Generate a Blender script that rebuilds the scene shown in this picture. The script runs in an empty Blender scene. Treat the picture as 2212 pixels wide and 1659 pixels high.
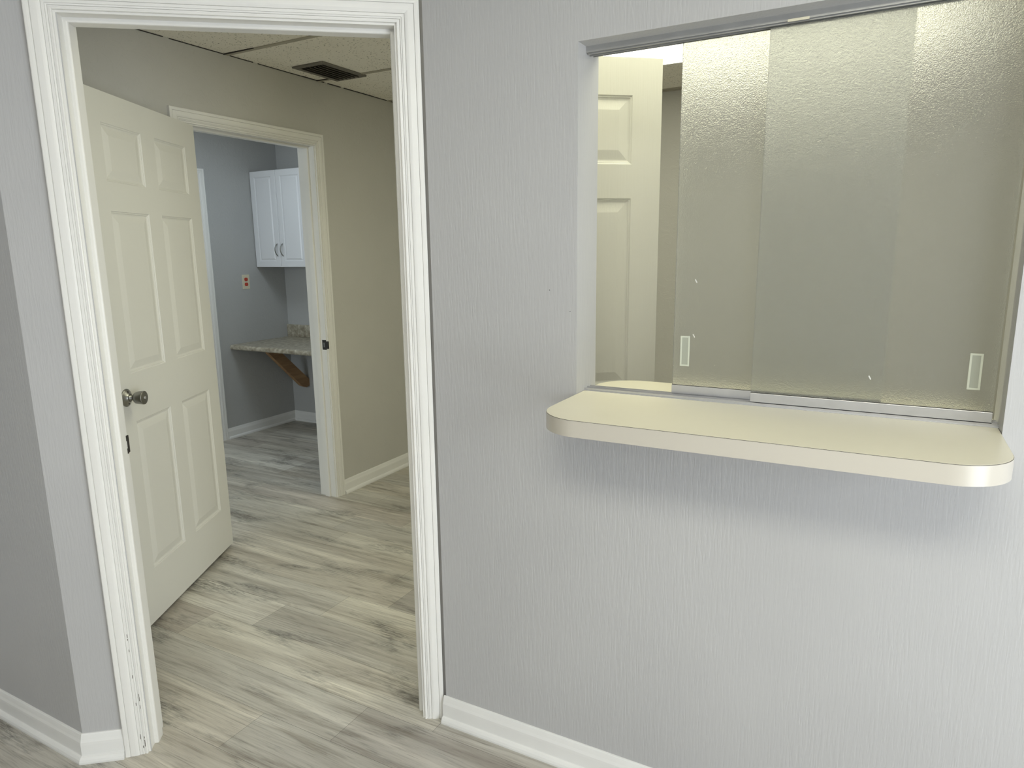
import bpy, bmesh, math, random
from mathutils import Vector, Matrix

# ------------------------------------------------------------------ camera, world, light, exposure
SC = bpy.context.scene
COL = SC.collection
F_PX, PITCH, ROLL, YAW, CAM_H = 1483.13, 0.1933, -0.0133, 2.0698, 1.4654
_F = Vector((math.cos(YAW) * math.cos(PITCH), math.sin(YAW) * math.cos(PITCH), -math.sin(PITCH)))
_R0 = Vector((math.sin(YAW), -math.cos(YAW), 0.0))
_U0 = _R0.cross(_F)
_R = _R0 * math.cos(ROLL) + _U0 * math.sin(ROLL)
_U = -_R0 * math.sin(ROLL) + _U0 * math.cos(ROLL)
cam_data = bpy.data.cameras.new('camera')
cam = bpy.data.objects.new('camera', cam_data)
COL.objects.link(cam)
cam.matrix_world = Matrix(((_R.x, _U.x, -_F.x, 0.0), (_R.y, _U.y, -_F.y, 0.0), (_R.z, _U.z, -_F.z, CAM_H), (0, 0, 0, 1)))
cam_data.sensor_fit = 'HORIZONTAL'
cam_data.sensor_width = 36.0
cam_data.lens = F_PX / 2212.0 * 36.0
cam_data.clip_start = 0.02
SC.camera = cam

SC.view_settings.view_transform = 'Standard'
SC.view_settings.look = 'None'
SC.view_settings.gamma = 1.0
SC.view_settings.use_curve_mapping = False
SC.view_settings.exposure = 0.0
SC.cycles.max_bounces = 10
SC.cycles.diffuse_bounces = 5
SC.cycles.glossy_bounces = 3
SC.cycles.transmission_bounces = 8
SC.cycles.sample_clamp_indirect = 4.0
SC.cycles.use_denoising = True

world = bpy.data.worlds.new('world')
SC.world = world
world.use_nodes = True
world.node_tree.nodes['Background'].inputs[0].default_value = (0.55, 0.68, 0.9, 1)
world.node_tree.nodes['Background'].inputs[1].default_value = 1.0


def area(name, loc, direction, sx, sy, power, color):
    d = bpy.data.lights.new(name, 'AREA')
    d.shape = 'RECTANGLE'
    d.size, d.size_y = sx, sy
    d.energy = power
    d.color = color
    o = bpy.data.objects.new(name, d)
    COL.objects.link(o)
    o.location = loc
    o.rotation_euler = Vector(direction).to_track_quat('-Z', 'Y').to_euler()
    return o


# daylight entering the waiting room through its big side window and its rear window
area('daylight_side', (1.84, 0.15, 1.05), (-1, 0.0, 0), 1.5, 1.6, 61, (0.91, 0.96, 1.0))
area('daylight_rear', (-0.6, -2.52, 1.2), (0, 1, 0), 2.2, 1.7, 6, (0.97, 0.98, 1.0))
# added fill lifting the back room cabinet, placed at an invented unseen window
area('fill_back_room', (-3.95, -0.94, 1.45), (0, 1, -0.03), 1.0, 1.2, 26, (0.86, 0.95, 1.0))

# ------------------------------------------------------------------ measured layout (metres)
PH = 0.6657                                   # heading of the angled door wall
UD = Vector((math.cos(PH), math.sin(PH), 0))  # along the angled wall, to the right
ND = Vector((UD.y, -UD.x, 0))                 # out of the angled wall, towards the waiting room
P0 = Vector((-1.1338, 1.6004, 0))             # right end of the angled wall, casing face
YW = 1.597                                    # front face of the window wall
YWB = 1.727                                   # its back face
XH = -2.849                                   # hall wall, hall face
XO = -4.559                                   # outlet wall face in the back room
YB = 4.314                                    # back wall of hall and back room
YL = 0.958                                    # left wall, front face
ZC = 2.392                                    # ceilings
OX0, OX1, OZ0, OZ1 = -0.682, 0.220, 1.099, 1.941   # reception window opening


# ------------------------------------------------------------------ materials
def new_mat(name):
    m = bpy.data.materials.new(name)
    m.use_nodes = True
    nt = m.node_tree
    return m, nt, nt.nodes['Principled BSDF']


def N(nt, kind, **kw):
    n = nt.nodes.new(kind)
    for k, v in kw.items():
        setattr(n, k, v)
    return n


def mapping(nt, scale, src='Object', rot=(0, 0, 0)):
    tc = N(nt, 'ShaderNodeTexCoord')
    mp = N(nt, 'ShaderNodeMapping')
    mp.inputs['Scale'].default_value = scale
    mp.inputs['Rotation'].default_value = rot
    nt.links.new(tc.outputs[src], mp.inputs['Vector'])
    return mp.outputs['Vector']


def noise(nt, vec, scale=1.0, detail=4.0, rough=0.5, dist=0.0):
    n = N(nt, 'ShaderNodeTexNoise')
    n.inputs['Scale'].default_value = scale
    n.inputs['Detail'].default_value = detail
    n.inputs['Roughness'].default_value = rough
    n.inputs['Distortion'].default_value = dist
    nt.links.new(vec, n.inputs['Vector'])
    return n.outputs['Fac']


def ramp(nt, fac, stops):
    r = N(nt, 'ShaderNodeValToRGB')
    els = r.color_ramp.elements
    while len(els) < len(stops):
        els.new(0.5)
    for e, (p, c) in zip(els, stops):
        e.position = p
        e.color = (c[0], c[1], c[2], 1) if not isinstance(c, (int, float)) else (c, c, c, 1)
    nt.links.new(fac, r.inputs['Fac'])
    return r.outputs['Color']


def mix(nt, mode, fac, a, b):
    n = N(nt, 'ShaderNodeMix', data_type='RGBA', blend_type=mode)
    for sock, v in ((n.inputs[0], fac), (n.inputs[6], a), (n.inputs[7], b)):
        if isinstance(v, (int, float)):
            sock.default_value = v
        elif isinstance(v, tuple):
            sock.default_value = (v[0], v[1], v[2], 1)
        else:
            nt.links.new(v, sock)
    return n.outputs[2]


def math_(nt, op, a, b=0.0):
    n = N(nt, 'ShaderNodeMath', operation=op)
    for sock, v in ((n.inputs[0], a), (n.inputs[1], b)):
        if isinstance(v, (int, float)):
            sock.default_value = v
        else:
            nt.links.new(v, sock)
    return n.outputs[0]


def bump(nt, bsdf, height, strength, distance):
    b = N(nt, 'ShaderNodeBump')
    b.inputs['Strength'].default_value = strength
    b.inputs['Distance'].default_value = distance
    nt.links.new(height, b.inputs['Height'])
    nt.links.new(b.outputs['Normal'], bsdf.inputs['Normal'])
    return b


def plain(name, col, rough=0.5, metal=0.0, var=0.0, vscale=6.0, bmp=0.0, bscale=(60, 60, 60)):
    m, nt, b = new_mat(name)
    b.inputs['Roughness'].default_value = rough
    b.inputs['Metallic'].default_value = metal
    b.inputs['Base Color'].default_value = (*col, 1)
    if var:
        f = noise(nt, mapping(nt, (vscale,) * 3), 1.0, 4)
        c = ramp(nt, f, [(0.3, tuple(x * (1 - var) for x in col)), (0.7, tuple(min(1, x * (1 + var)) for x in col))])
        nt.links.new(c, b.inputs['Base Color'])
    if bmp:
        f = noise(nt, mapping(nt, bscale), 1.0, 3)
        bump(nt, b, f, bmp, 0.001)
    return m


def m_wallpaper():
    m, nt, b = new_mat('striated_wall_paint')
    b.inputs['Roughness'].default_value = 0.5
    c = ramp(nt, noise(nt, mapping(nt, (1.3, 1.3, 1.3)), 1.0, 3), [(0.35, (0.455, 0.455, 0.462)), (0.65, (0.49, 0.49, 0.495))])
    nt.links.new(c, b.inputs['Base Color'])
    f1 = noise(nt, mapping(nt, (190, 190, 16)), 1.0, 2.5, 0.5, 0.35)
    f2 = noise(nt, mapping(nt, (330, 330, 40)), 1.0, 2, 0.5)
    amp = ramp(nt, noise(nt, mapping(nt, (1.6, 1.6, 0.8)), 1.0, 2), [(0.35, 0.35), (0.65, 1.0)])
    r1 = ramp(nt, f1, [(0.40, 0.0), (0.60, 1.0)])
    h = mix(nt, 'MIX', 0.25, r1, f2)
    h2 = mix(nt, 'MULTIPLY', 1.0, h, amp)
    bump(nt, b, h2, 0.5, 0.0008)
    return m


def m_troweled(name, col):
    m, nt, b = new_mat(name)
    b.inputs['Roughness'].default_value = 0.62
    c = ramp(nt, noise(nt, mapping(nt, (1.5, 1.5, 1.5)), 1.0, 3), [(0.35, tuple(x * 0.97 for x in col)), (0.65, tuple(x * 1.03 for x in col))])
    nt.links.new(c, b.inputs['Base Color'])
    f1 = noise(nt, mapping(nt, (16, 16, 16)), 1.0, 5, 0.6, 1.6)
    r1 = ramp(nt, f1, [(0.52, 0.0), (0.60, 1.0)])
    f2 = noise(nt, mapping(nt, (140, 140, 140)), 1.0, 3)
    h = mix(nt, 'MIX', 0.35, r1, f2)
    bump(nt, b, h, 0.45, 0.0018)
    return m


def m_white_paint(name='white_trim_paint', col=(0.80, 0.795, 0.77), rough=0.33):
    m, nt, b = new_mat(name)
    b.inputs['Roughness'].default_value = rough
    f = noise(nt, mapping(nt, (8, 8, 2)), 1.0, 4)
    c = ramp(nt, f, [(0.3, tuple(x * 0.965 for x in col)), (0.7, col)])
    nt.links.new(c, b.inputs['Base Color'])
    g = noise(nt, mapping(nt, (160, 160, 7)), 1.0, 3)
    bump(nt, b, g, 0.05, 0.0004)
    return m


def m_door_paint():
    m, nt, b = new_mat('white_door_paint')
    b.inputs['Roughness'].default_value = 0.42
    b.inputs['Base Color'].default_value = (0.70, 0.695, 0.655, 1)
    w = noise(nt, mapping(nt, (210, 210, 5)), 1.0, 3, 0.55, 0.3)
    w2 = noise(nt, mapping(nt, (70, 70, 70)), 1.0, 2)
    h = mix(nt, 'MIX', 0.3, w, w2)
    bump(nt, b, h, 0.5, 0.0009)
    return m


def m_floor():
    m, nt, b = new_mat('weathered_grey_planks')
    at = N(nt, 'ShaderNodeAttribute', attribute_name='tone')
    ao = N(nt, 'ShaderNodeAttribute', attribute_name='shift')
    tc = N(nt, 'ShaderNodeTexCoord')
    add = N(nt, 'ShaderNodeVectorMath', operation='MULTIPLY_ADD')
    nt.links.new(ao.outputs['Vector'], add.inputs[0])
    add.inputs[1].default_value = (40, 40, 40)
    nt.links.new(tc.outputs['Object'], add.inputs[2])

    def mp(s):
        q = N(nt, 'ShaderNodeMapping')
        q.inputs['Scale'].default_value = s
        nt.links.new(add.outputs[0], q.inputs['Vector'])
        return q.outputs['Vector']
    bands = noise(nt, mp((0.9, 13, 1)), 1.0, 3, 0.5, 0.5)
    streak = noise(nt, mp((2.2, 34, 1)), 1.0, 5, 0.62, 1.0)
    fine = noise(nt, mp((9, 230, 1)), 1.0, 4, 0.65, 0.3)
    cross = noise(nt, mp((26, 170, 1)), 1.0, 5, 0.7, 0.6)
    patch = noise(nt, mp((2.2, 7, 1)), 1.0, 4, 0.6, 0.6)
    c1 = ramp(nt, bands, [(0.30, (0.74, 0.71, 0.665)), (0.45, (0.95, 0.93, 0.89)), (0.55, (1.0, 0.99, 0.955)), (0.68, (1.25, 1.235, 1.19))])
    col = mix(nt, 'MULTIPLY', 1.0, at.outputs['Color'], c1)
    c2 = ramp(nt, streak, [(0.30, (0.60, 0.565, 0.52)), (0.46, (0.98, 0.97, 0.95)), (0.72, (1.18, 1.18, 1.16))])
    col = mix(nt, 'MULTIPLY', 0.8, col, c2)
    c3 = ramp(nt, fine, [(0.28, 0.52), (0.46, 0.98), (0.75, 1.14)])
    col = mix(nt, 'MULTIPLY', 0.75, col, c3)
    # darker weathered patches with short cross strokes
    pm = ramp(nt, patch, [(0.52, 0.0), (0.66, 1.0)])
    cm = ramp(nt, cross, [(0.42, 0.42), (0.58, 1.0)])
    fm = mix(nt, 'MULTIPLY', 1.0, cm, ramp(nt, fine, [(0.35, 0.55), (0.62, 1.0)]))
    dark = mix(nt, 'MULTIPLY', 1.0, col, fm)
    col = mix(nt, 'MIX', math_(nt, 'MULTIPLY', pm, 0.9), col, dark)
    # wavy cathedral grain
    wv = N(nt, 'ShaderNodeTexWave', wave_type='BANDS', bands_direction='Y')
    wv.inputs['Scale'].default_value = 1.0
    wv.inputs['Distortion'].default_value = 9.0
    wv.inputs['Detail'].default_value = 2.5
    wv.inputs['Detail Scale'].default_value = 0.35
    nt.links.new(mp((2.4, 24, 1)), wv.inputs['Vector'])
    cw = ramp(nt, wv.outputs['Fac'], [(0.0, 0.74), (0.22, 1.0), (1.0, 1.03)])
    wm = ramp(nt, noise(nt, mp((1.1, 5, 1)), 1.0, 2), [(0.50, 0.0), (0.62, 0.85)])
    col = mix(nt, 'MIX', wm, col, mix(nt, 'MULTIPLY', 1.0, col, cw))
    nt.links.new(col, b.inputs['Base Color'])
    nt.links.new(ramp(nt, streak, [(0.3, 0.52), (0.7, 0.38)]), b.inputs['Roughness'])
    bump(nt, b, fine, 0.25, 0.0006)
    return m


def m_ceiling_tile():
    m, nt, b = new_mat('fissured_ceiling_tile')
    b.inputs['Roughness'].default_value = 0.85
    v = N(nt, 'ShaderNodeTexVoronoi')
    v.inputs['Scale'].default_value = 1.0
    mpn = mapping(nt, (46, 95, 1), 'Object', (0, 0, 0.5))
    nt.links.new(mpn, v.inputs['Vector'])
    holes = ramp(nt, v.outputs['Distance'], [(0.14, 0.0), (0.24, 1.0)])
    worm = ramp(nt, noise(nt, mapping(nt, (70, 170, 1), 'Object', (0, 0, 0.5)), 1.0, 2, 0.5, 1.0), [(0.27, 0.0), (0.33, 1.0)])
    msk = mix(nt, 'MULTIPLY', 1.0, holes, worm)
    gate = ramp(nt, noise(nt, mapping(nt, (9, 9, 1)), 1.0, 2), [(0.42, 1.0), (0.55, 0.0)])
    msk = mix(nt, 'MIX', math_(nt, 'MULTIPLY', gate, 0.5), msk, (1, 1, 1))
    base = ramp(nt, noise(nt, mapping(nt, (2, 2, 1)), 1.0, 3), [(0.3, (0.86, 0.83, 0.75)), (0.7, (0.90, 0.88, 0.82))])
    col = mix(nt, 'MIX', msk, (0.17, 0.15, 0.12), base)
    nt.links.new(col, b.inputs['Base Color'])
    bump(nt, b, msk, 0.6, 0.002)
    return m


def m_obscure_glass():
    m, nt, b = new_mat('pebbled_obscure_glass')
    b.inputs['Base Color'].default_value = (0.86, 0.87, 0.845, 1)
    b.inputs['Roughness'].default_value = 0.17
    b.inputs['IOR'].default_value = 1.45
    b.inputs['Transmission Weight'].default_value = 0.955
    f = noise(nt, mapping(nt, (640, 640, 520)), 1.0, 2, 0.5, 0.4)
    f2 = noise(nt, mapping(nt, (260, 260, 210)), 1.0, 2, 0.5, 0.3)
    h = mix(nt, 'MIX', 0.4, f, f2)
    bump(nt, b, h, 1.0, 0.0012)
    return m


def m_laminate_stone():
    m, nt, b = new_mat('mottled_stone_laminate')
    b.inputs['Roughness'].default_value = 0.35
    f = noise(nt, mapping(nt, (26, 26, 26)), 1.0, 6, 0.65)
    c = ramp(nt, f, [(0.32, (0.20, 0.17, 0.12)), (0.5, (0.36, 0.325, 0.25)), (0.66, (0.56, 0.53, 0.44))])
    nt.links.new(c, b.inputs['Base Color'])
    return m


def m_pine():
    m, nt, b = new_mat('pine_timber')
    b.inputs['Roughness'].default_value = 0.6
    f = noise(nt, mapping(nt, (60, 5, 60)), 1.0, 4)
    c = ramp(nt, f, [(0.3, (0.30, 0.17, 0.08)), (0.7, (0.42, 0.26, 0.13))])
    nt.links.new(c, b.inputs['Base Color'])
    return m


def m_emit(name, col, strength):
    m, nt, b = new_mat(name)
    b.inputs['Base Color'].default_value = (0.8, 0.8, 0.75, 1)
    b.inputs['Emission Color'].default_value = (*col, 1)
    b.inputs['Emission Strength'].default_value = strength
    return m


M_WALL = m_wallpaper()
M_HALL = m_troweled('troweled_hall_paint', (0.54, 0.533, 0.50))
M_ROOM2 = m_troweled('troweled_back_room_paint', (0.455, 0.46, 0.455))
M_TRIM = m_white_paint()
M_BASE = m_white_paint('white_baseboard_paint', (0.80, 0.80, 0.785), 0.30)
M_DOOR = m_door_paint()
M_FLOOR = m_floor()
M_TILE = m_ceiling_tile()
M_GLASS = m_obscure_glass()
M_STONE = m_laminate_stone()
M_PINE = m_pine()
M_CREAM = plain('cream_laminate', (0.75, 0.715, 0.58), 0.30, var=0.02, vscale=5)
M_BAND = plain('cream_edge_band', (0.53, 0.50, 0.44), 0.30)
M_SEAM = plain('dark_laminate_seam', (0.05, 0.04, 0.03), 0.6)
M_ALU = plain('brushed_aluminium', (0.62, 0.62, 0.64), 0.34, 0.85, var=0.03, vscale=30)
M_ALU_D = plain('dull_aluminium_track', (0.40, 0.40, 0.39), 0.42, 0.45, var=0.04, vscale=30)
M_NICKEL = plain('worn_nickel', (0.32, 0.32, 0.30), 0.34, 1.0, var=0.08, vscale=40)
M_DARK = plain('blackened_steel', (0.025, 0.022, 0.02), 0.6)
M_VENT = plain('dark_bronze_vent', (0.17, 0.16, 0.14), 0.6)
M_TBAR = plain('cream_grid_metal', (0.40, 0.375, 0.31), 0.5)
M_CAB = plain('white_thermofoil', (0.70, 0.71, 0.73), 0.30)
M_IVORY = plain('ivory_plastic', (0.72, 0.68, 0.52), 0.35)
M_RED = plain('red_socket_plastic', (0.55, 0.07, 0.04), 0.4)
M_PULL = plain('frosted_pull_glass', (0.60, 0.63, 0.54), 0.45)
M_PULLF = plain('frosted_pull_field', (0.38, 0.40, 0.34), 0.45)
M_GAP = plain('dark_floor_gap', (0.05, 0.045, 0.04), 0.8)
M_CHIP = plain('chipped_paint_wood', (0.09, 0.075, 0.06), 0.8)
M_LENS = m_emit('lit_troffer_lens', (1.0, 0.985, 0.79), 3.6)
M_LENS_ADDED = m_emit('added_troffer_lens', (1.0, 0.985, 0.74), 6.6)
M_LENS_W = m_emit('near_troffer_lens', (1.0, 0.985, 0.74), 3.6)
M_LENS_R = m_emit('cool_troffer_lens', (0.82, 0.93, 1.0), 9.5)
M_LENS_F = m_emit('lit_waiting_room_lens', (1.0, 0.97, 0.80), 14.6)


# ------------------------------------------------------------------ helpers
def link(name, me, parent=None, mat=None):
    o = bpy.data.objects.new(name, me)
    COL.objects.link(o)
    if mat is not None:
        if isinstance(mat, (list, tuple)):
            for q in mat:
                me.materials.append(q)
        else:
            me.materials.append(mat)
    if parent is not None:
        o.parent = parent
    return o


def from_bm(name, bm, mat, parent=None, smooth=False, M=None):
    bmesh.ops.recalc_face_normals(bm, faces=bm.faces)
    me = bpy.data.meshes.new(name)
    bm.to_mesh(me)
    bm.free()
    if smooth:
        for p in me.polygons:
            p.use_smooth = True
    o = link(name, me, parent, mat)
    if M is not None:
        o.matrix_local = M
    return o


def empty(name, M, parent=None):
    o = bpy.data.objects.new(name, None)
    o.empty_display_size = 0.1
    COL.objects.link(o)
    o.matrix_local = M
    if parent is not None:
        o.parent = parent
    return o


def tag(o, label, cat=None, group=None, kind=None):
    o['label'] = label
    if cat:
        o['category'] = cat
    if group:
        o['group'] = group
    if kind:
        o['kind'] = kind
    return o


def box(bm, x0, x1, y0, y1, z0, z1, mi=0, bevel=0.0):
    vs = [bm.verts.new((x, y, z)) for x in (x0, x1) for y in (y0, y1) for z in (z0, z1)]
    idx = [(0, 1, 3, 2), (4, 6, 7, 5), (0, 4, 5, 1), (2, 3, 7, 6), (0, 2, 6, 4), (1, 5, 7, 3)]
    fs = [bm.faces.new([vs[i] for i in f]) for f in idx]
    for f in fs:
        f.material_index = mi
    if bevel:
        es = list({e for f in fs for e in f.edges})
        r = bmesh.ops.bevel(bm, geom=es, offset=bevel, segments=2, affect='EDGES', profile=0.5)
        for f in r['faces']:
            f.material_index = mi
    return fs


def prism(bm, poly, z0, z1, mi=0):
    lo = [bm.verts.new((x, y, z0)) for x, y in poly]
    hi = [bm.verts.new((x, y, z1)) for x, y in poly]
    n = len(poly)
    fs = [bm.faces.new(hi), bm.faces.new(list(reversed(lo)))]
    for i in range(n):
        fs.append(bm.faces.new((lo[i], lo[(i + 1) % n], hi[(i + 1) % n], hi[i])))
    for f in fs:
        f.material_index = mi
    return fs


def lathe(bm, prof, seg=40, axis='Y', mi=0):
    """prof: list of (radius, height); revolved about the given axis."""
    rings = []
    for r, h in prof:
        if r < 1e-6:
            rings.append([bm.verts.new((0, h, 0) if axis == 'Y' else (0, 0, h))])
            continue
        ring = []
        for k in range(seg):
            a = 2 * math.pi * k / seg
            c, s = r * math.cos(a), r * math.sin(a)
            ring.append(bm.verts.new((c, h, s) if axis == 'Y' else (c, s, h)))
        rings.append(ring)
    for a, b in zip(rings, rings[1:]):
        for k in range(seg):
            j = (k + 1) % seg
            if len(a) == 1 and len(b) == 1:
                continue
            if len(a) == 1:
                f = bm.faces.new((a[0], b[k], b[j]))
            elif len(b) == 1:
                f = bm.faces.new((a[k], b[0], a[j]))
            else:
                f = bm.faces.new((a[k], b[k], b[j], a[j]))
            f.material_index = mi
            f.smooth = True


def frame(origin, ux, uy):
    """Matrix with local x = ux, y = uy, z = up."""
    return Matrix(((ux.x, uy.x, 0, origin.x), (ux.y, uy.y, 0, origin.y), (0, 0, 1, origin.z), (0, 0, 0, 1)))


# local frames: x along the wall to the right as seen, y into the wall, z up
FD = frame(P0, UD, -ND)                                                # angled door wall (y = 0 at casing face)
FH = frame(Vector((XH, 0, 0)), Vector((0, 1, 0)), Vector((-1, 0, 0)))  # hall wall: x = world y
FO = frame(Vector((XO, 0, 0)), Vector((0, 1, 0)), Vector((-1, 0, 0)))  # outlet wall


def wall_panels(bm, x0, x1, y0, y1, z0, z1, openings):
    """solid wall slab in local coords with rectangular openings [(ox0, ox1, oz0, oz1)], one closed body per piece"""
    xs = [x0]
    ops = sorted(openings)
    cur = x0
    for (a, b, c, d) in ops:
        box(bm, cur, a, y0, y1, z0, z1)
        if c > z0:
            box(bm, a, b, y0, y1, z0, c)
        if d < z1:
            box(bm, a, b, y0, y1, d, z1)
        cur = b
    box(bm, cur, x1, y0, y1, z0, z1)


def two_sided(o, front_mat, back_mat):
    """second material for faces turned to local +y"""
    me = o.data
    me.materials.clear()
    me.materials.append(front_mat)
    me.materials.append(back_mat)
    for p in me.polygons:
        p.material_index = 1 if p.normal.y > 0.7 else 0


def structure(name, bm, mat, label, cat, M=None, parent=None):
    o = from_bm(name, bm, mat, parent, M=M)
    if parent is None:
        tag(o, label, cat, kind='structure')
    return o


# ------------------------------------------------------------------ floor of separate planks in one surface
def make_floor():
    random.seed(11)
    PWID, PLEN, Y0 = 0.179, 1.22, 1.1715
    ends = {-1: -2.02, 0: -1.667, 1: -1.386, 2: -2.351, 3: -2.132, 4: -1.943, 5: -1.733, 12: -3.52, -2: -1.25}
    G = dict(light=(0.60, 0.59, 0.56), cream=(0.53, 0.515, 0.475), beige=(0.505, 0.485, 0.447), grey=(0.475, 0.465, 0.44),
             dark=(0.41, 0.395, 0.375), brown=(0.45, 0.425, 0.395))
    tones = {(2, -1): 'brown', (2, 0): 'cream', (3, -1): 'light', (3, 0): 'grey', (4, -1): 'grey', (4, 0): 'cream',
             (5, -1): 'beige', (5, 0): 'dark', (0, -1): 'beige', (0, 0): 'grey', (1, -1): 'grey', (1, 0): 'dark',
             (-1, -1): 'light', (-1, 0): 'beige', (12, -1): 'light', (12, 0): 'grey'}
    verts, faces, tone, shift = [], [], [], []
    x_lo, x_hi, y_lo, y_hi = -4.75, 2.0, -2.75, 4.45
    k0 = math.floor((y_lo - Y0) / PWID)
    k1 = math.ceil((y_hi - Y0) / PWID)
    g = 0.0004
    for k in range(k0, k1):
        ya, yb = Y0 + k * PWID + g, Y0 + (k + 1) * PWID - g
        e = ends.get(k, random.uniform(-2.6, -1.38))
        j0 = math.floor((x_lo - e) / PLEN)
        j1 = math.ceil((x_hi - e) / PLEN)
        for j in range(j0, j1):
            xa, xb = e + j * PLEN + g, e + (j + 1) * PLEN - g
            xa, xb = max(xa, x_lo), min(xb, x_hi)
            if xb <= xa:
                continue
            t = G[tones.get((k, j), random.choice(['light', 'cream', 'cream', 'beige', 'beige', 'grey', 'grey', 'dark', 'brown']))]
            v = random.uniform(0.94, 1.05)
            t = tuple(c * v for c in t)
            n = len(verts)
            verts += [(xa, ya, 0), (xb, ya, 0), (xb, yb, 0), (xa, yb, 0)]
            faces.append((n, n + 1, n + 2, n + 3))
            tone.append(t)
            shift.append((random.random(), random.random(), random.random()))
    nplank = len(faces)
    n = len(verts)
    z = -0.0015
    verts += [(x_lo, y_lo, z), (x_hi, y_lo, z), (x_hi, y_hi, z), (x_lo, y_hi, z),
              (x_lo, y_lo, -0.1), (x_hi, y_lo, -0.1), (x_hi, y_hi, -0.1), (x_lo, y_hi, -0.1)]
    faces += [(n, n + 1, n + 2, n + 3), (n + 7, n + 6, n + 5, n + 4), (n, n + 4, n + 5, n + 1), (n + 1, n + 5, n + 6, n + 2),
              (n + 2, n + 6, n + 7, n + 3), (n + 3, n + 7, n + 4, n)]
    me = bpy.data.meshes.new('floor')
    me.from_pydata(verts, [], faces)
    a = me.color_attributes.new('tone', 'FLOAT_COLOR', 'CORNER')
    s = me.attributes.new('shift', 'FLOAT_VECTOR', 'FACE')
    for i, p in enumerate(me.polygons):
        t = tone[i] if i < nplank else (0.05, 0.05, 0.05)
        for li in p.loop_indices:
            a.data[li].color = (*t, 1)
        s.data[i].vector = shift[i] if i < nplank else (0, 0, 0)
        p.material_index = 0 if i < nplank else 1
    o = link('floor', me, None, [M_FLOOR, M_GAP])
    tag(o, 'weathered grey wood-look plank floor running through all rooms', 'floor', kind='structure')


make_floor()

# ------------------------------------------------------------------ walls
# angled wall with the open doorway; casing face is local y = 0, wall face local y = 0.015
WT0, WT1 = 0.015, 0.128
DL, DR, DTOP = -0.8800, -0.0660, 2.047            # clear opening between the jambs
bm = bmesh.new()
wall_panels(bm, -1.0593, 0.0125, WT0, WT1, 0, ZC, [(DL - 0.018, DR + 0.018, 0, DTOP + 0.018)])
wd = structure('wall_angled', bm, M_WALL, 'pale grey angled wall around the open white-cased doorway', 'wall', FD)
two_sided(wd, M_WALL, M_HALL)

# left wall receding to the left
bm = bmesh.new()
prism(bm, [(XH, YL), (-1.9762, YL), (-1.9762 + 0.1427, YL + 0.113), (XH, YL + 0.113)], 0, ZC)
wl = structure('wall_left', bm, M_WALL, 'shadowed grey wall at the left edge, left of the doorway', 'wall')
two_sided(wl, M_WALL, M_HALL)

# window wall
bm = bmesh.new()
wall_panels(bm, -1.122, 1.95, YW, YWB, 0, ZC, [(OX0, OX1, 1.061, OZ1)])
ww = structure('wall_front', bm, M_WALL, 'light grey striated wall below and around the reception window', 'wall')
two_sided(ww, M_WALL, M_HALL)

# hall wall with second doorway
HL, HR, HTOP = 2.157, 2.973, 2.041
bm = bmesh.new()
wall_panels(bm, 1.0, YB, 0.0, 0.12, 0, ZC, [(HL - 0.018, HR + 0.018, 0, HTOP + 0.018)])
wh = structure('wall_hall', bm, M_HALL, 'olive-grey textured hall wall around the inner doorway', 'wall', FH)
two_sided(wh, M_HALL, M_ROOM2)

# back wall of hall/reception and of the back room
bm = bmesh.new()
box(bm, XH, 1.95, YB, YB + 0.12, 0, ZC)
structure('wall_back', bm, M_HALL, 'olive-grey textured wall behind the reception window', 'wall')
bm = bmesh.new()
box(bm, XO - 0.12, XH, YB, YB + 0.12, 0, ZC)
structure('wall_cabinet', bm, M_ROOM2, 'blue-grey wall carrying the white cabinet in the back room', 'wall')
# outlet wall with a closed door at its left
OD0, OD1 = 2.745, 3.515
bm = bmesh.new()
wall_panels(bm, -1.12, YB, 0.0, 0.12, 0, ZC, [(OD0, OD1, 0, 2.03)])
structure('wall_outlet', bm, M_ROOM2, 'blue-grey back room wall with the red outlet', 'wall', FO)
# unseen back room south wall, opening made up for the added fill
bm = bmesh.new()
wall_panels(bm, XO, XH - 0.12, -1.12, -1.0, 0, ZC, [(-4.45, -3.45, 0.85, 2.05)])
structure('wall_back_room', bm, M_ROOM2, 'blue-grey unseen back room wall holding an invented window', 'wall')
# waiting room shell behind the camera
bm = bmesh.new()
wall_panels(bm, -2.72, YW, 0.0, 0.12, 0, ZC, [(-0.7, 1.0, 0.15, 2.05)])
structure('wall_right', bm, M_WALL, 'grey waiting room wall with large side window', 'wall',
          frame(Vector((1.86, 0, 0)), Vector((0, 1, 0)), Vector((1, 0, 0))))
bm = bmesh.new()
wall_panels(bm, XH - 0.12, 1.98, -2.74, -2.62, 0, ZC, [(-1.8, 0.6, 0.3, 2.1)])
structure('wall_rear', bm, M_WALL, 'grey waiting room wall behind the viewer', 'wall')
bm = bmesh.new()
box(bm, XH - 0.12, XH, -2.62, 1.0, 0, ZC)
structure('wall_far_left', bm, M_WALL, 'grey waiting room wall at the far left end', 'wall')
bm = bmesh.new()
box(bm, 1.86, 1.98, YW, YB + 0.12, 0, ZC)
structure('wall_reception_end', bm, M_HALL, 'olive-grey end wall of the reception room', 'wall')


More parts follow.
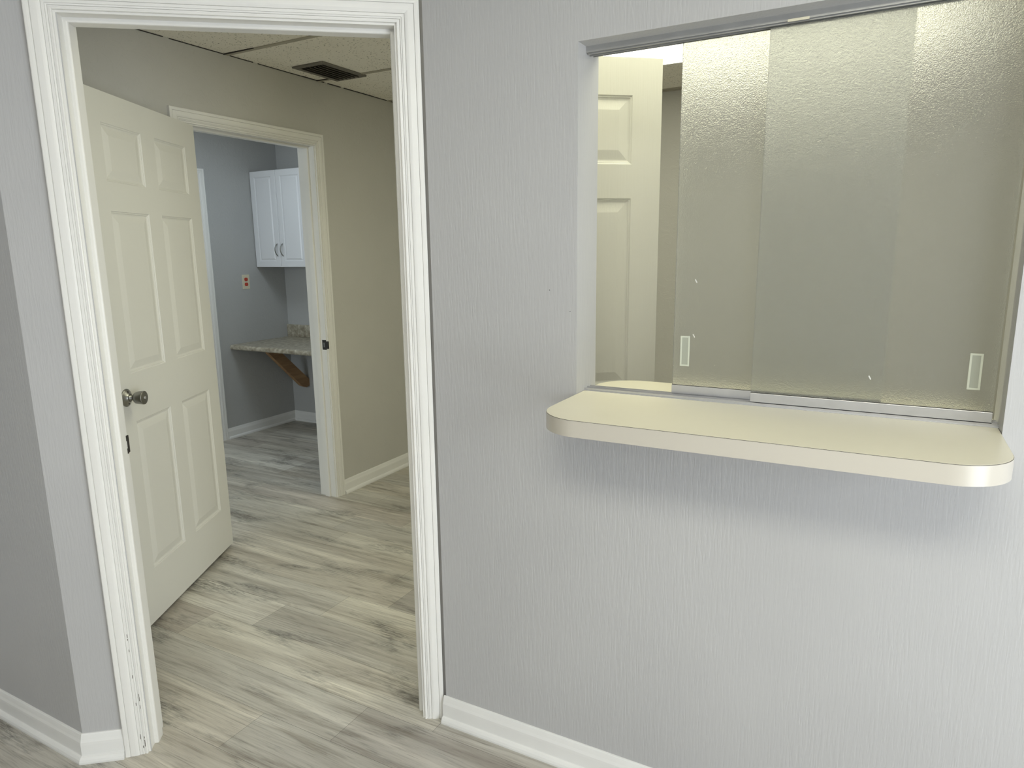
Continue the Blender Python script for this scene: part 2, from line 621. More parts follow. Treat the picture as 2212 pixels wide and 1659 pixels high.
# window frames in the unseen walls
def unseen_window(n, x0, x1, z0, z1, M, label):
    e = empty('window_%d' % n, M)
    tag(e, label, 'window', kind='structure')
    bm = bmesh.new()
    for a, b, c, d in ((x0, x1, z0, z0 + 0.05), (x0, x1, z1 - 0.05, z1), (x0, x0 + 0.05, z0 + 0.05, z1 - 0.05), (x1 - 0.05, x1, z0 + 0.05, z1 - 0.05)):
        box(bm, a, b, 0.03, 0.09, c, d)
    from_bm('window_frame', bm, M_TRIM, e)
    bm = bmesh.new()
    box(bm, x0 + 0.05, x1 - 0.05, 0.055, 0.061, z0 + 0.05, z1 - 0.05)
    g, nt, b = new_mat('clear_glass_%d' % n)
    b.inputs['Transmission Weight'].default_value = 1.0
    b.inputs['Roughness'].default_value = 0.0
    from_bm('pane', bm, g, e)


unseen_window(2, -0.7, 1.0, 0.15, 2.05, frame(Vector((1.86, 0, 0)), Vector((0, 1, 0)), Vector((1, 0, 0))), 'large side window of the waiting room')
unseen_window(3, -1.8, 0.6, 0.3, 2.1, frame(Vector((0, -2.62, 0)), Vector((1, 0, 0)), Vector((0, -1, 0))), 'rear window of the waiting room behind the viewer')
unseen_window(4, -4.45, -3.45, 0.85, 2.05, frame(Vector((0, -1.0, 0)), Vector((1, 0, 0)), Vector((0, -1, 0))), 'invented unseen back room window around the added blue fill')  # window made up to go with the back room fill

# ------------------------------------------------------------------ ceilings
# waiting room ceiling
bm = bmesh.new()
box(bm, XH - 0.06, 1.98, -2.74, YL, ZC, ZC + 0.08)
prism(bm, [(-1.96, YL), (1.98, YL), (1.98, YW + 0.06), (-1.13, YW + 0.06)], ZC, ZC + 0.08)
structure('ceiling_waiting_room', bm, M_TILE, 'tiled ceiling above the waiting room', 'ceiling')
# hall ceiling
bm = bmesh.new()
prism(bm, [(XH - 0.05, 1.0), (-1.96, 1.0), (-1.17, YW + 0.06), (1.98, YW + 0.06), (1.98, YB + 0.1), (XH - 0.05, YB + 0.1)], ZC, ZC + 0.08)
hc = structure('ceiling_hall', bm, M_TILE, 'cream fissured drop ceiling of the hall with a dark vent', 'ceiling')
bm = bmesh.new()
GY = [1.215, 1.825, 2.435, 3.045, 3.655, 4.265]
GX = [-1.63, -0.41, 0.20, 1.42]
tb = 0.012
for y in GY:
    box(bm, XH, 1.86, y - tb, y + tb, ZC - 0.004, ZC + 0.004)
for x in GX:
    box(bm, x - tb, x + tb, 1.75, YB, ZC - 0.0045, ZC + 0.004)
# wall angles
box(bm, XH, 1.86, YB - 0.02, YB, ZC - 0.006, ZC + 0.002)
structure('ceiling_grid', bm, M_TBAR, '', '', parent=hc)
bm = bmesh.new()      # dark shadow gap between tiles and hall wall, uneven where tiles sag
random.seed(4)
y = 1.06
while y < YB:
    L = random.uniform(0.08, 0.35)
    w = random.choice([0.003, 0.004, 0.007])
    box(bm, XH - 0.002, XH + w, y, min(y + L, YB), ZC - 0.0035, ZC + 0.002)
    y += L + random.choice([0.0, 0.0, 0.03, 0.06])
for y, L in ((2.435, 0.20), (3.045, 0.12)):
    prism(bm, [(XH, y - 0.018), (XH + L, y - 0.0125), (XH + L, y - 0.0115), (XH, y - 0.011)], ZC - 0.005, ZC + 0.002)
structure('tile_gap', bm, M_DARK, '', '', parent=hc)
# back room ceiling
bm = bmesh.new()
box(bm, XO - 0.12, XH - 0.06, -1.12, YB + 0.1, ZC, ZC + 0.08)
structure('ceiling_back_room', bm, M_TILE, 'ceiling of the back room', 'ceiling')


# ------------------------------------------------------------------ fluorescent troffers
def troffer(x0, x1, y0, y1, lens, label):
    cx, cy = (x0 + x1) / 2, (y0 + y1) / 2
    e = empty('ceiling_light', Matrix.Translation((cx, cy, ZC)))
    tag(e, label, 'light fixture')
    hx, hy = (x1 - x0) / 2 - 0.012, (y1 - y0) / 2 - 0.012
    bm = bmesh.new()
    w = 0.022
    for a, b, c, d in ((-hx, hx, -hy, -hy + w), (-hx, hx, hy - w, hy), (-hx, -hx + w, -hy + w, hy - w), (hx - w, hx, -hy + w, hy - w)):
        box(bm, a, b, c, d, -0.010, 0.0)
    from_bm('fixture_frame', bm, M_TRIM, e)
    bm = bmesh.new()
    box(bm, -hx + w, hx - w, -hy + w, hy - w, -0.024, 0.0)
    from_bm('diffuser', bm, lens, e)


troffer(-1.63, -0.41, 3.045, 3.655, M_LENS, 'bright fluorescent ceiling light seen above the white door through the open window')
troffer(-0.41, 0.20, 3.045, 3.655, M_LENS, 'fluorescent ceiling light glowing through the frosted glass')
troffer(-1.63, -0.41, 1.825, 2.435, M_LENS_ADDED, 'added unseen ceiling light above the folded back door')  # extra fixture out of view, put in to light hall wall and leaf
troffer(-0.41, 0.81, 1.825, 2.435, M_LENS_W, 'fluorescent ceiling light just behind the reception window')
troffer(-0.5, 0.72, -0.55, 0.06, M_LENS_F, 'fluorescent ceiling light above the waiting room')

troffer(-3.9, -3.29, 2.85, 3.46, M_LENS_R, 'cool fluorescent ceiling light in the back room')

# vent in hall ceiling
e = empty('ceiling_vent', Matrix.Translation((-2.645, 2.918, ZC)))
tag(e, 'dark slatted air vent in the hall ceiling', 'vent')
bm = bmesh.new()
hx, hy, w = 0.105, 0.165, 0.028
for a, b, c, d in ((-hx, hx, -hy, -hy + w), (-hx, hx, hy - w, hy), (-hx, -hx + w, -hy + w, hy - w), (hx - w, hx, -hy + w, hy - w)):
    box(bm, a, b, c, d, -0.009, 0.0, bevel=0.002)
from_bm('vent_frame', bm, M_VENT, e)
bm = bmesh.new()
box(bm, -hx + w, hx - w, -hy + w, hy - w, -0.0015, 0.0)
from_bm('backing', bm, M_DARK, e)
for k in range(6):
    bm = bmesh.new()
    x = -hx + w + 0.012 + k * (2 * (hx - w) - 0.014) / 5.2
    vs = [(x - 0.008, -0.0025), (x + 0.006, -0.016), (x + 0.0072, -0.0152), (x - 0.0068, -0.0017)]
    lo = [bm.verts.new((a, -hy + w, b)) for a, b in vs]
    hi = [bm.verts.new((a, hy - w, b)) for a, b in vs]
    bm.faces.new(lo)
    bm.faces.new(list(reversed(hi)))
    for i in range(4):
        bm.faces.new((lo[i], hi[i], hi[(i + 1) % 4], lo[(i + 1) % 4]))
    from_bm('slat', bm, M_VENT, e)


# ------------------------------------------------------------------ casings, jambs
CPROF = [(0.0, 0.0), (0.0, 0.0075), (0.0015, 0.0085), (0.0045, 0.0085), (0.0052, 0.0070), (0.0080, 0.0072), (0.0084, 0.0050), (0.0089, 0.0088),
         (0.0126, 0.0098), (0.0131, 0.0076), (0.0137, 0.0096), (0.0205, 0.0104), (0.0211, 0.0078), (0.0219, 0.0110), (0.0260, 0.0128), (0.0300, 0.0138), (0.0380, 0.0142),
         (0.0440, 0.0142), (0.0452, 0.0138), (0.0459, 0.0116), (0.0467, 0.0146), (0.0520, 0.0156), (0.0575, 0.0158), (0.0600, 0.0148), (0.0608, 0.0130), (0.0608, 0.0)]


def casing_mesh(bm, xl, xr, zt, ywall, sgn=-1, prof=CPROF, clip_r=None):
    """profiled casing around an opening; grows from ywall towards sgn*y"""
    loops = []
    for w, t in prof:
        y = ywall + sgn * t
        xo = xr + w
        if clip_r is not None:
            xo = min(xo, clip_r)
        loops.append([bm.verts.new((xl - w, y, 0)), bm.verts.new((xl - w, y, zt + w)), bm.verts.new((xo, y, zt + w)), bm.verts.new((xo, y, 0))])
    n = len(loops)
    for i in range(n):
        a, b = loops[i], loops[(i + 1) % n]
        for k in range(3):
            bm.faces.new((a[k], a[k + 1], b[k + 1], b[k]))
    bm.faces.new([l[0] for l in loops])
    bm.faces.new([l[3] for l in reversed(loops)])


def jamb_mesh(bm, x0, x1, zt, y0, y1, ys0, ys1, sp=0.0115):
    box(bm, x0 - 0.018, x0, y0, y1, 0, zt + 0.018)
    box(bm, x1, x1 + 0.018, y0, y1, 0, zt + 0.018)
    box(bm, x0, x1, y0, y1, zt, zt + 0.018)


def stop_mesh(bm, x0, x1, zt, ys0, ys1, sp=0.0115, r=0.004):
    # stop moulding with eased front edge
    def pr(s):
        return [(0, ys0), (sp - r, ys0), (sp - r * 0.3, ys0 + r * 0.3), (sp, ys0 + r), (sp, ys1), (0, ys1)]
    ps = pr(1)
    A = [[bm.verts.new((x0 + w, y, 0)), bm.verts.new((x0 + w, y, zt - w)), bm.verts.new((x1 - w, y, zt - w)), bm.verts.new((x1 - w, y, 0))] for w, y in ps]
    n = len(A)
    for i in range(n):
        a, b = A[i], A[(i + 1) % n]
        for k in range(3):
            bm.faces.new((a[k], a[k + 1], b[k + 1], b[k]))
    bm.faces.new([l[0] for l in A])
    bm.faces.new([l[3] for l in reversed(A)])


# door frame of the angled wall
e = empty('trim_1', FD)
tag(e, 'white moulded door frame of the near doorway with scuffed base', 'door frame', kind='structure')
bm = bmesh.new()
casing_mesh(bm, DL - 0.0052, DR + 0.0057, 2.0525, WT0, clip_r=-0.0005)
from_bm('casing', bm, M_TRIM, e)
bm = bmesh.new()
casing_mesh(bm, DL - 0.0052, DR + 0.0057, 2.0525, WT1, 1)
from_bm('hall_casing', bm, M_TRIM, e)
bm = bmesh.new()
jamb_mesh(bm, DL, DR, DTOP, WT0 - 0.0002, WT1 + 0.0002, 0, 0)
from_bm('jamb', bm, M_TRIM, e)
bm = bmesh.new()
stop_mesh(bm, DL, DR, DTOP, 0.050, 0.088)
from_bm('door_stop', bm, M_TRIM, e)
bm = bmesh.new()
box(bm, DL - 0.001, DL + 0.0006, 0.112, WT1 + 0.0004, 0.898, 0.952)
box(bm, DL - 0.006, DL + 0.0008, WT1, WT1 + 0.009, 0.900, 0.950)
sp_ = from_bm('strike_plate', bm, M_DARK, e)
sp_['label'] = 'blackened strike plate on the left jamb'
bm = bmesh.new()
box(bm, DL + 0.0006, DL + 0.0012, 0.117, 0.120, 0.915, 0.936)
from_bm('latch_hole', bm, M_TRIM, sp_)
# chips in the paint near the floor
random.seed(3)
bm = bmesh.new()
for k in range(15):
    z = 0.02 + 0.42 * random.random() ** 1.8
    w = random.choice([0.0052, 0.0046, 0.0098, 0.0147])
    x = DL - 0.0052 - w
    t = {0.0052: 0.0074, 0.0046: 0.0082, 0.0098: 0.0093, 0.0147: 0.0093}[w]
    h = random.uniform(0.0015, 0.014)
    box(bm, x - 0.0007, x + 0.0007, WT0 - t - 0.0008, WT0 - t + 0.0006, z, z + h)
from_bm('paint_chips', bm, M_CHIP, e)['kind'] = 'stuff'

# door frame of the hall wall
e = empty('trim_2', FH)
tag(e, 'white door frame of the inner doorway to the back room', 'door frame', kind='structure')
bm = bmesh.new()
casing_mesh(bm, HL - 0.005, HR + 0.005, 2.0455, 0.0)
from_bm('casing', bm, M_TRIM, e)
bm = bmesh.new()
casing_mesh(bm, HL - 0.005, HR + 0.005, 2.0455, 0.12, 1)
from_bm('back_room_casing', bm, M_TRIM, e)
bm = bmesh.new()
jamb_mesh(bm, HL, HR, HTOP, -0.0002, 0.1202, 0, 0)
from_bm('jamb', bm, M_TRIM, e)
bm = bmesh.new()
stop_mesh(bm, HL, HR, HTOP, 0.040, 0.075)
from_bm('door_stop', bm, M_TRIM, e)
bm = bmesh.new()
box(bm, HR - 0.0012, HR + 0.001, 0.0, 0.030, 0.905, 0.962)
box(bm, HR - 0.002, HR + 0.006, -0.0145, 0.001, 0.912, 0.955)
q = from_bm('strike_plate', bm, M_DARK, e)
q['label'] = 'dark steel strike plate on the right jamb'
bm = bmesh.new()
box(bm, HR - 0.0020, HR - 0.0011, 0.010, 0.020, 0.920, 0.947)
from_bm('latch_hole', bm, M_NICKEL, q)

# casing and door at the left of the outlet wall
e = empty('trim_3', FO)
tag(e, 'blue-lit white door frame strip beside the open leaf in the back room', 'door frame', kind='structure')
bm = bmesh.new()
casing_mesh(bm, OD0 + 0.005, OD1 + 0.011, 2.024, 0.0)
from_bm('casing', bm, M_TRIM, e)


# ------------------------------------------------------------------ six panel door leaf
def door_leaf_mesh(W, H, T, xs, zs):
    """leaf in x 0..W, z 0..H, faces at y = 0 (front) and y = T (back); xs/zs are panel bounds"""
    bm = bmesh.new()
    XL = [0.0] + [v for p in xs for v in p] + [W]
    ZL = [0.0] + [v for p in zs for v in p] + [H]
    rings = [(0.0, 0.0), (0.0030, 0.0035), (0.0055, 0.0035), (0.0085, 0.0065), (0.0120, 0.0075), (0.0140, 0.0078), (0.0400, 0.0022), (0.0425, 0.0018)]
    for side in (0, 1):
        def P(x, z, d):
            return bm.verts.new((x, d if side == 0 else T - d, z))
        for i in range(len(XL) - 1):
            for j in range(len(ZL) - 1):
                a, b, c, d = XL[i], XL[i + 1], ZL[j], ZL[j + 1]
                if i % 2 == 1 and j % 2 == 1:
                    prev = None
                    for off, dep in rings:
                        cur = [P(a + off, c + off, dep), P(b - off, c + off, dep), P(b - off, d - off, dep), P(a + off, d - off, dep)]
                        if prev:
                            for k in range(4):
                                bm.faces.new((prev[k], prev[(k + 1) % 4], cur[(k + 1) % 4], cur[k]))
                        prev = cur
                    bm.faces.new(prev)
                else:
                    bm.faces.new([P(a, c, 0), P(b, c, 0), P(b, d, 0), P(a, d, 0)])
    for (a, b) in (((0, 0), (W, 0)), ((W, 0), (W, H)), ((W, H), (0, H)), ((0, H), (0, 0))):
        bm.faces.new([bm.verts.new((a[0], 0, a[1])), bm.verts.new((b[0], 0, b[1])), bm.verts.new((b[0], T, b[1])), bm.verts.new((a[0], T, a[1]))])
    bmesh.ops.remove_doubles(bm, verts=bm.verts, dist=0.00001)
    return bm


def knob_on(parent, x, z, y, sgn, clip_x=None):
    """tulip knob with a round rose; sgn -1 points to local -y"""
    M = Matrix.Translation((x, y, z)) @ Matrix.Diagonal((1, sgn, 1, 1))
    bm = bmesh.new()
    lathe(bm, [(0.0, 0.030), (0.0108, 0.030), (0.0110, 0.032), (0.0125, 0.0335), (0.0200, 0.036), (0.0222, 0.040), (0.0236, 0.048), (0.0250, 0.060),
               (0.0255, 0.066), (0.0252, 0.0685), (0.0240, 0.0692), (0.0, 0.0692)], 48)
    k = from_bm('door_knob', bm, M_NICKEL, parent, M=M)
    bm = bmesh.new()
    lathe(bm, [(0.0, 0.0), (0.0335, 0.0), (0.0335, 0.0030), (0.0320, 0.0045), (0.0290, 0.0058), (0.0180, 0.0130), (0.0165, 0.0150), (0.0150, 0.0165), (0.0120, 0.0168),
               (0.0118, 0.0150), (0.0100, 0.0150), (0.0100, 0.0320), (0.0, 0.0320)], 48)
    from_bm('rose', bm, M_NICKEL, k)
    bm = bmesh.new()
    lathe(bm, [(0.0, 0.0690), (0.0052, 0.0690), (0.0052, 0.0725), (0.0042, 0.0735), (0.0, 0.0735)], 24)
    from_bm('turn_button', bm, M_ALU, k)
    for dz in (0.022, -0.022):
        bm = bmesh.new()
        lathe(bm, [(0.0, 0.0070), (0.0032, 0.0086), (0.0032, 0.0116), (0.0, 0.0122)], 16)
        from_bm('screw', bm, M_DARK, k, M=Matrix.Translation((0.002, 0.0, dz)))
    return k


PX = [(0.099, 0.361), (0.460, 0.720)]
PZ = [(0.210, 0.814), (1.000, 1.597), (1.700, 1.903)]
# leaf of the inner doorway, swung wide open into the hall
LW, LH, LT = 0.820, 2.010, 0.035
la = math.radians(-62.29)
lu = Vector((math.cos(la), math.sin(la), 0))
ln = Vector((-lu.y, lu.x, 0)) * 1.0           # visible face normal (towards +x)
hinge = Vector((-2.849 * 0.99, 2.214 * 0.99, 0.0246))
FL = frame(hinge, lu, -ln)                   # local y runs away from the viewer
d1 = from_bm('door_1', door_leaf_mesh(LW, LH, LT, PX, PZ), M_DOOR, M=FL)
tag(d1, 'open white six-panel door leaf with round nickel knob, in the near doorway', 'door', kind='structure')
knob_on(d1, 0.768, 0.917, 0.0, -1)
for z in (0.20, 1.0, 1.78):
    bm = bmesh.new()
    lathe(bm, [(0.0, z), (0.006, z), (0.006, z + 0.09), (0.0, z + 0.09)], 16, 'Z')
    from_bm('hinge', bm, M_NICKEL, d1, M=Matrix.Translation((-0.004, LT * 0.95, 0)))

# leaf of the near doorway, folded right back behind the window wall
h2 = FD @ Vector((-0.058, 0.166, 0.022))
ang = PH + math.radians(1.5)
u2 = Vector((math.cos(ang), math.sin(ang), 0))
n2 = Vector((u2.y, -u2.x, 0))
FL2 = frame(h2, u2, -n2)
s = 0.806 / 0.817
d2 = from_bm('door_2', door_leaf_mesh(0.806, 2.012, LT, [(a * s, b * s) for a, b in PX], PZ), M_DOOR, M=FL2)
tag(d2, 'white six-panel door leaf seen through the gap of the reception window', 'door', kind='structure')
knob_on(d2, 0.748, 0.917, LT, 1)
for z in (0.20, 1.0, 1.78):
    bm = bmesh.new()
    lathe(bm, [(0.0, z), (0.006, z), (0.006, z + 0.09), (0.0, z + 0.09)], 16, 'Z')
    from_bm('hinge', bm, M_NICKEL, d2, M=Matrix.Translation((-0.006, -0.006, 0)))

# closed leaf in the outlet wall
FL3 = frame(Vector((XO - 0.03, OD0 + 0.003, 0.01)), Vector((0, 1, 0)), Vector((-1, 0, 0)))
d3 = from_bm('door_3', door_leaf_mesh(OD1 - OD0 - 0.006, 2.012, LT, [(0.09, 0.335), (0.43, 0.675)], PZ), M_DOOR, M=FL3)
tag(d3, 'closed white door in the back room, mostly hidden behind the open leaf', 'door', kind='structure')

# ------------------------------------------------------------------ baseboards
BPROF = [(0, 0), (0.024, 0), (0.0245, 0.006), (0.0225, 0.013), (0.018, 0.0185), (0.0125, 0.021), (0.0122, 0.0235), (0.0118, 0.055),
         (0.0112, 0.062), (0.0085, 0.070), (0.0070, 0.076), (0.0050, 0.0835), (0.0035, 0.0865), (0, 0.0868)]


def baseboard(name, a, b, out, label, prev=None, nxt=None, parent=None, sa=0.0, sb=0.0):
    """a, b: 2D ends on the wall face; out: outward 2D unit normal; prev/nxt: outward normals of neighbours for mitres"""
    a, b, out = Vector(a), Vector(b), Vector(out)
    d = (b - a).normalized()

    def off(other):
        if other is None:
            return out, 0
        m = (out + Vector(other))
        m = m / (m.dot(out))
        return m, 0
    ma, _ = off(prev)
    mb, _ = off(nxt)
    bm = bmesh.new()
    A = [bm.verts.new((*(a + ma * t), z)) for t, z in BPROF]
    B = [bm.verts.new((*(b + mb * t), z)) for t, z in BPROF]
    n = len(A)
    for i in range(n - 1):
        bm.faces.new((A[i], A[i + 1], B[i + 1], B[i]))
    bm.faces.new((A[n - 1], A[0], B[0], B[n - 1]))
    bm.faces.new(A)
    bm.faces.new(list(reversed(B)))
    o = from_bm(name, bm, M_BASE)
    tag(o, label, 'baseboard', kind='structure')
    return o


n_d = (ND.x, ND.y)
cw = FD @ Vector((-1.0593, WT0, 0))           # convex corner
cc = FD @ Vector((DL - 0.0052 - 0.0615, WT0, 0))
baseboard('baseboard_left', (XH, YL), (cw.x, YL), (0, -1), 'white baseboard along the shadowed left wall', nxt=n_d)
baseboard('baseboard_angled', (cw.x, YL), (cc.x, cc.y), n_d, 'short white baseboard between the left corner and the door frame', prev=(0, -1))
baseboard('baseboard_front', (-1.128, YW), (1.86, YW), (0, -1), 'white baseboard under the reception window wall')
baseboard('baseboard_hall', (XH, 3.0405), (XH, YB), (1, 0), 'white baseboard right of the inner doorway', nxt=(0, -1))
baseboard('baseboard_hall_left', (XH, 1.062), (XH, 2.0895), (1, 0), 'white baseboard left of the inner doorway, behind the open leaf')
baseboard('baseboard_back', (XH, YB), (1.86, YB), (0, -1), 'white baseboard along the wall behind the reception window', prev=(1, 0))
baseboard('baseboard_outlet', (XO, 3.590), (XO, YB), (1, 0), 'white baseboard below the red outlet in the back room', nxt=(0, -1))
baseboard('baseboard_cabinet', (XO, YB), (XH - 0.12, YB), (0, -1), 'white baseboard under the wall-hung countertop', prev=(1, 0))

# ------------------------------------------------------------------ reception window
e = empty('window_1', Matrix.Translation(((OX0 + OX1) / 2, YW, OZ0)))
e.location = (0, 0, 0)
e.matrix_local = Matrix.Identity(4)
tag(e, 'sliding reception window with two pebbled obscure glass panes', 'window', kind='structure')
# lower track: channel with three fins
bm = bmesh.new()
yt = 1.650
box(bm, OX0, OX1, yt, yt + 0.042, OZ0, OZ0 + 0.0025)
for k in range(3):
    y = yt + k * 0.0198
    box(bm, OX0, OX1, y, y + 0.0022, OZ0 + 0.0025, OZ0 + (0.0065 if k != 1 else 0.0075))
box(bm, OX0, OX1, yt - 0.005, yt, OZ0, OZ0 + 0.0012)
from_bm('lower_track', bm, M_ALU, e)
bm = bmesh.new()
box(bm, OX0, OX1, 1.644, 1.695, OZ1 - 0.003, OZ1)
for k, h in ((0, 0.0145), (1, 0.0175), (2, 0.0145)):
    y = 1.644 + k * 0.0225
    box(bm, OX0 + 0.0005 * k, OX1, y, y + 0.0022, OZ1 - h, OZ1 - 0.003)
box(bm, OX0 + 0.004, OX1, 1.650, 1.654, OZ1 - 0.0175, OZ1 - 0.003)
from_bm('upper_track', bm, M_ALU_D, e)


def pane(x0, x1, yc, px, pz, label, fly):
    bm = bmesh.new()
    box(bm, x0, x1, yc - 0.0025, yc + 0.0025, OZ0 + 0.009, OZ1 - 0.0045, bevel=0.0007)
    g = from_bm('glass_pane', bm, M_GLASS, e)
    g['label'] = label
    bm = bmesh.new()
    z0, z1 = OZ0 + 0.0045, OZ0 + 0.0285
    box(bm, x0, x1, yc - 0.0060, yc - 0.0027, z0, z1, bevel=0.0005)
    box(bm, x0, x1, yc + 0.0027, yc + 0.0060, z0, z1)
    box(bm, x0, x1, yc - 0.0060, yc + 0.0060, z0, z0 + 0.003)
    from_bm('bottom_rail', bm, M_ALU, g)
    bm = bmesh.new()
    box(bm, x0, x1, yc - 0.0034, yc - 0.0026, z1, z1 + 0.0012)
    from_bm('glazing_seal', bm, M_DARK, g)
    bm = bmesh.new()       # ground recess: thin raised rim with a slightly sunk field
    w, h = 0.0115, 0.0375
    yf = yc - 0.0025
    for a, b, c, d in ((-w, w, -h, -h + 0.004), (-w, w, h - 0.004, h), (-w, -w + 0.004, -h + 0.004, h - 0.004), (w - 0.004, w, -h + 0.004, h - 0.004)):
        box(bm, px + a, px + b, yf - 0.0011, yf + 0.0002, pz + c, pz + d, bevel=0.0003)
    fp = from_bm('finger_pull', bm, M_PULL, g)
    bm = bmesh.new()
    box(bm, px - w + 0.004, px + w - 0.004, yf - 0.0004, yf + 0.0002, pz - h + 0.004, pz + h - 0.004)
    me2 = fp.data
    bm.from_mesh(me2)
    for f in bm.faces:
        f.material_index = 0
    for f in bm.faces:
        c = f.calc_center_median()
        if abs(c.x - px) < w - 0.0045 and abs(c.z - pz) < h - 0.0045:
            f.material_index = 1
    bm.to_mesh(me2)
    bm.free()
    me2.materials.append(M_PULLF)
    return g


pane(-0.457, 0.008, 1.6815, -0.4275, 1.214, 'rear glass pane, left, beside the gap', 0)
pane(-0.264, 0.2085, 1.6610, 0.1705, 1.209, 'front glass pane, right', 1)
# paint flecks on the panes
bm = bmesh.new()
for (x, z, r) in ((-0.408, 1.388, 1), (-0.4085, 1.2555, 1), (-0.02, 1.185, 0)):
    y = 1.6790 if r else 1.6585
    for k in range(4):
        box(bm, x + k * 0.0011 - 0.0012, x + k * 0.0011 + 0.0012, y - 0.0007, y, z - k * 0.0019 - 0.0014, z - k * 0.0019 + 0.0014, bevel=0.0003)
from_bm('paint_fleck', bm, M_TRIM, e)['kind'] = 'stuff'

bm = bmesh.new()
box(bm, -0.228, -0.186, 1.6425, 1.6445, OZ1 - 0.0165, OZ1 - 0.0115)
tb_ = from_bm('track_clip', bm, M_IVORY, e)
tb_['label'] = 'small cream clip on the upper track'

for i_, (x_, z_) in enumerate(((-0.492, 1.012), (-0.757, 1.363), (-0.7, 1.31))):
    bm = bmesh.new()
    lathe(bm, [(0.0, 0.0006), (0.0009, 0.0004), (0.0010, -0.001), (0.0, -0.001)], 10)
    from_bm('nail_hole', bm, M_DARK, ww, M=Matrix.Translation((x_, YW - 0.0004, z_)))

# ------------------------------------------------------------------ reception counter through the opening
def rounded_poly(x0, x1, y0, y1, r, n=14):
    pts = []
    for cx, cy, a0 in ((x1 - r, y0 + r, -90), (x1 - r, y1 - r, 0), (x0 + r, y1 - r, 90), (x0 + r, y0 + r, 180)):
        for k in range(n + 1):
            a = math.radians(a0 + 90 * k / n)
            pts.append((cx + r * math.cos(a), cy + r * math.sin(a)))
    return pts


g_ = 0.0006
ctr = empty('counter_shelf', Matrix.Translation((-0.231, 1.585, 1.061)))
tag(ctr, 'cream laminate counter shelf with rounded corners under the reception window', 'counter')
pts = rounded_poly(OX0 + g_, OX1 - g_, 1.335, 1.838, 0.105)
pl = [(x + 0.231, y - 1.585) for x, y in pts]


def shrink(poly, d):
    cx0, cx1 = min(p[0] for p in poly), max(p[0] for p in poly)
    cy0, cy1 = min(p[1] for p in poly), max(p[1] for p in poly)
    mx, my = (cx0 + cx1) / 2, (cy0 + cy1) / 2
    fx, fy = 1 - 2 * d / (cx1 - cx0), 1 - 2 * d / (cy1 - cy0)
    return [(mx + (x - mx) * fx, my + (y - my) * fy) for x, y in poly]


bm = bmesh.new()
prism(bm, pl, 0.0, 0.0368)
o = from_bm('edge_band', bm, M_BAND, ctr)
bm = bmesh.new()
prism(bm, shrink(pl, 0.0006), 0.0368, 0.0376)
from_bm('seam_line', bm, M_SEAM, ctr)
bm = bmesh.new()
prism(bm, shrink(pl, 0.0009), 0.0376, 0.0380)
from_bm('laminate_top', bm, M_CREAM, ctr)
for ch in ctr.children:
    for p in ch.data.polygons:
        if len(p.vertices) == 4:
            p.use_smooth = True
    ch.data.set_sharp_from_angle(angle=math.radians(30))

# ------------------------------------------------------------------ back room: cabinet, countertop, bracket, outlet
def raised_door(bm, x0, x1, z0, z1, yf, T=0.018):
    """cabinet door: front face at yf (towards -y), thickness T, with routed rectangle"""
    rings = [(0.0, 0.003), (0.002, 0.0008), (0.005, 0.0), (0.047, 0.0), (0.050, 0.003), (0.055, 0.0045), (0.060, 0.0035), (0.068, 0.0), (0.070, 0.0)]
    prev = [bm.verts.new((x0, yf + T, z0)), bm.verts.new((x1, yf + T, z0)), bm.verts.new((x1, yf + T, z1)), bm.verts.new((x0, yf + T, z1))]
    bm.faces.new(prev)
    for off, dep in rings:
        cur = [bm.verts.new((x0 + off, yf + dep, z0 + off)), bm.verts.new((x1 - off, yf + dep, z0 + off)),
               bm.verts.new((x1 - off, yf + dep, z1 - off)), bm.verts.new((x0 + off, yf + dep, z1 - off))]
        for k in range(4):
            bm.faces.new((prev[k], prev[(k + 1) % 4], cur[(k + 1) % 4], cur[k]))
        prev = cur
    bm.faces.new(prev)


cab = empty('wall_cabinet', Matrix.Translation((XO + 0.001, YB, 1.352)))
cab.name = 'kitchen_cabinet'
tag(cab, 'white two-door wall cabinet with arched metal pulls above the countertop', 'cabinet')
CW, CH, CD = 0.575, 0.748, 0.278
bm = bmesh.new()
box(bm, 0.006, CW, -CD, 0.0, 0.004, CH)
from_bm('body', bm, M_CAB, cab)
for i, (a, b) in enumerate(((0.004, 0.2835), (0.2865, CW))):
    bm = bmesh.new()
    raised_door(bm, a, b, 0.0, CH, -CD - 0.0195)
    dr = from_bm('cabinet_door', bm, M_CAB, cab)
    bm = bmesh.new()
    hx = (b - 0.028) if i == 0 else (a + 0.028)
    z0, z1, n = 0.085, 0.185, 14
    ring_prev = None
    for k in range(n + 1):
        t = k / n
        z = z0 + (z1 - z0) * t
        yy = -CD - 0.0195 - 0.028 * math.sin(math.pi * t) ** 0.8 + 0.001
        xx = hx
        cur = [bm.verts.new((xx + 0.0052 * math.cos(q), yy + 0.0032 * math.sin(q), z)) for q in [2 * math.pi * j / 10 for j in range(10)]]
        if ring_prev:
            for j in range(10):
                bm.faces.new((ring_prev[j], ring_prev[(j + 1) % 10], cur[(j + 1) % 10], cur[j]))
        else:
            bm.faces.new(cur)
        ring_prev = cur
    bm.faces.new(list(reversed(ring_prev)))
    from_bm('handle', bm, M_NICKEL, dr, smooth=True)

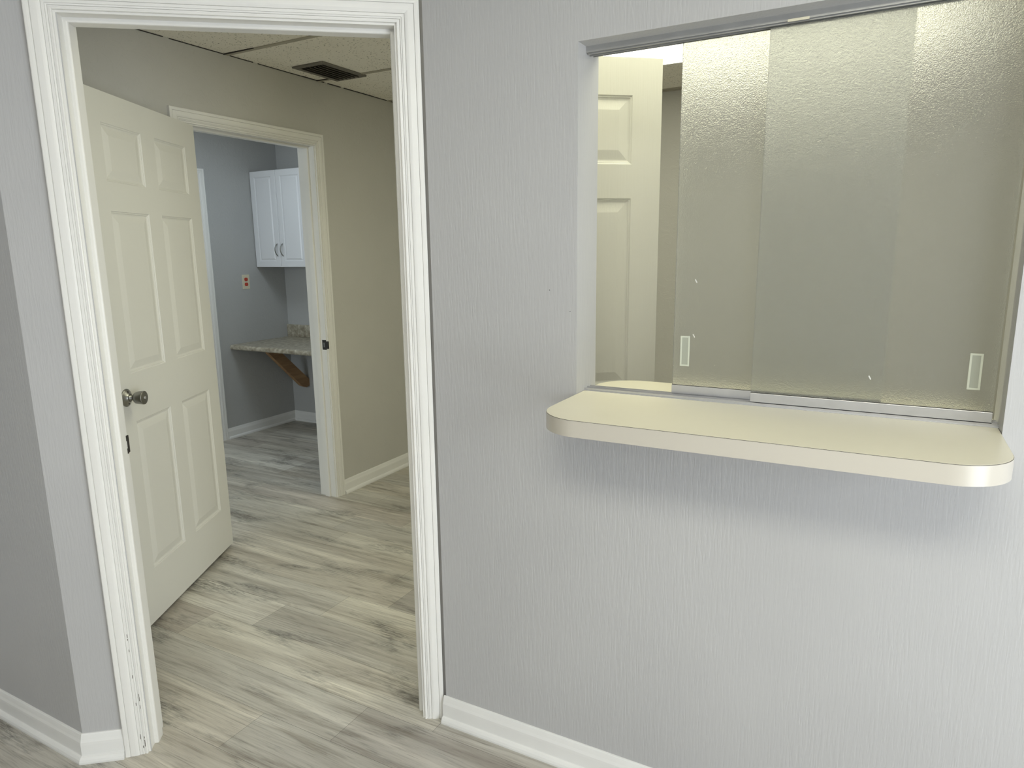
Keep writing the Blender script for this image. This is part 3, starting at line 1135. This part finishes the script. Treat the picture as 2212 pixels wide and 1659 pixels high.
ct = empty('countertop', Matrix.Translation((XO + 0.001, YB - 0.001, 0.713)))
tag(ct, 'mottled stone-look countertop with backsplash hung on the back room wall', 'countertop')
bm = bmesh.new()
yb, yf = 0.0, -0.625
prof = [(yb, 0.0), (yf + 0.012, 0.0), (yf + 0.003, 0.004), (yf, 0.012), (yf, 0.026), (yf + 0.004, 0.034), (yf + 0.012, 0.038), (yf + 0.05, 0.038), (yb, 0.038)]
XR = (XH - 0.12) - XO - 0.003
A = [bm.verts.new((0.0, y, z)) for y, z in prof]
B = [bm.verts.new((XR, y, z)) for y, z in prof]
for i in range(len(A)):
    j = (i + 1) % len(A)
    bm.faces.new((A[i], A[j], B[j], B[i]))
bm.faces.new(A)
bm.faces.new(list(reversed(B)))
from_bm('slab', bm, M_STONE, ct)
bm = bmesh.new()
box(bm, 0.0, XR, -0.020, 0.0, 0.038, 0.143, bevel=0.003)
from_bm('backsplash', bm, M_STONE, ct)

bm = bmesh.new()          # diagonal brace with bevel-cut foot, profile in y-z
bx0, bx1 = -4.395, -4.357
pr = [(3.89, 0.7125), (3.965, 0.7125), (4.313, 0.385), (4.313, 0.330), (4.275, 0.318), (4.225, 0.340), (3.89, 0.668)]
A = [bm.verts.new((bx0, y, z)) for y, z in pr]
B = [bm.verts.new((bx1, y, z)) for y, z in pr]
for i in range(len(A)):
    j = (i + 1) % len(A)
    bm.faces.new((A[i], A[j], B[j], B[i]))
bm.faces.new(A)
bm.faces.new(list(reversed(B)))
br = from_bm('support_bracket', bm, M_PINE)
tag(br, 'unpainted diagonal pine brace under the back room countertop', 'bracket')

ol = empty('wall_outlet_plate', frame(Vector((XO, 3.897, 1.238)), Vector((0, 1, 0)), Vector((-1, 0, 0))))
ol.name = 'electrical_outlet'
tag(ol, 'ivory outlet plate with two red sockets left of the cabinet', 'outlet')
bm = bmesh.new()
box(bm, -0.035, 0.035, -0.005, 0.0, -0.0575, 0.0575, bevel=0.0018)
from_bm('cover_plate', bm, M_IVORY, ol)
for dz in (0.0195, -0.0195):
    bm = bmesh.new()
    pts2 = []
    for k in range(24):
        a = 2 * math.pi * k / 24
        pts2.append((0.0172 * math.cos(a), max(-0.0135, min(0.0135, 0.0172 * math.sin(a)))))
    lo = [bm.verts.new((x, -0.0049, z)) for x, z in pts2]
    hi = [bm.verts.new((x, -0.0072, z)) for x, z in pts2]
    bm.faces.new(hi)
    bm.faces.new(list(reversed(lo)))
    for i in range(24):
        bm.faces.new((lo[i], lo[(i + 1) % 24], hi[(i + 1) % 24], hi[i]))
    s_ = from_bm('socket', bm, M_RED, ol, M=Matrix.Translation((0, 0, dz)))
    bm = bmesh.new()
    box(bm, -0.0075, -0.0055, -0.0076, -0.0071, -0.001, 0.007)
    box(bm, 0.0055, 0.0075, -0.0076, -0.0071, -0.001, 0.006)
    box(bm, -0.002, 0.002, -0.0076, -0.0071, -0.010, -0.006)
    from_bm('slots', bm, M_DARK, s_)
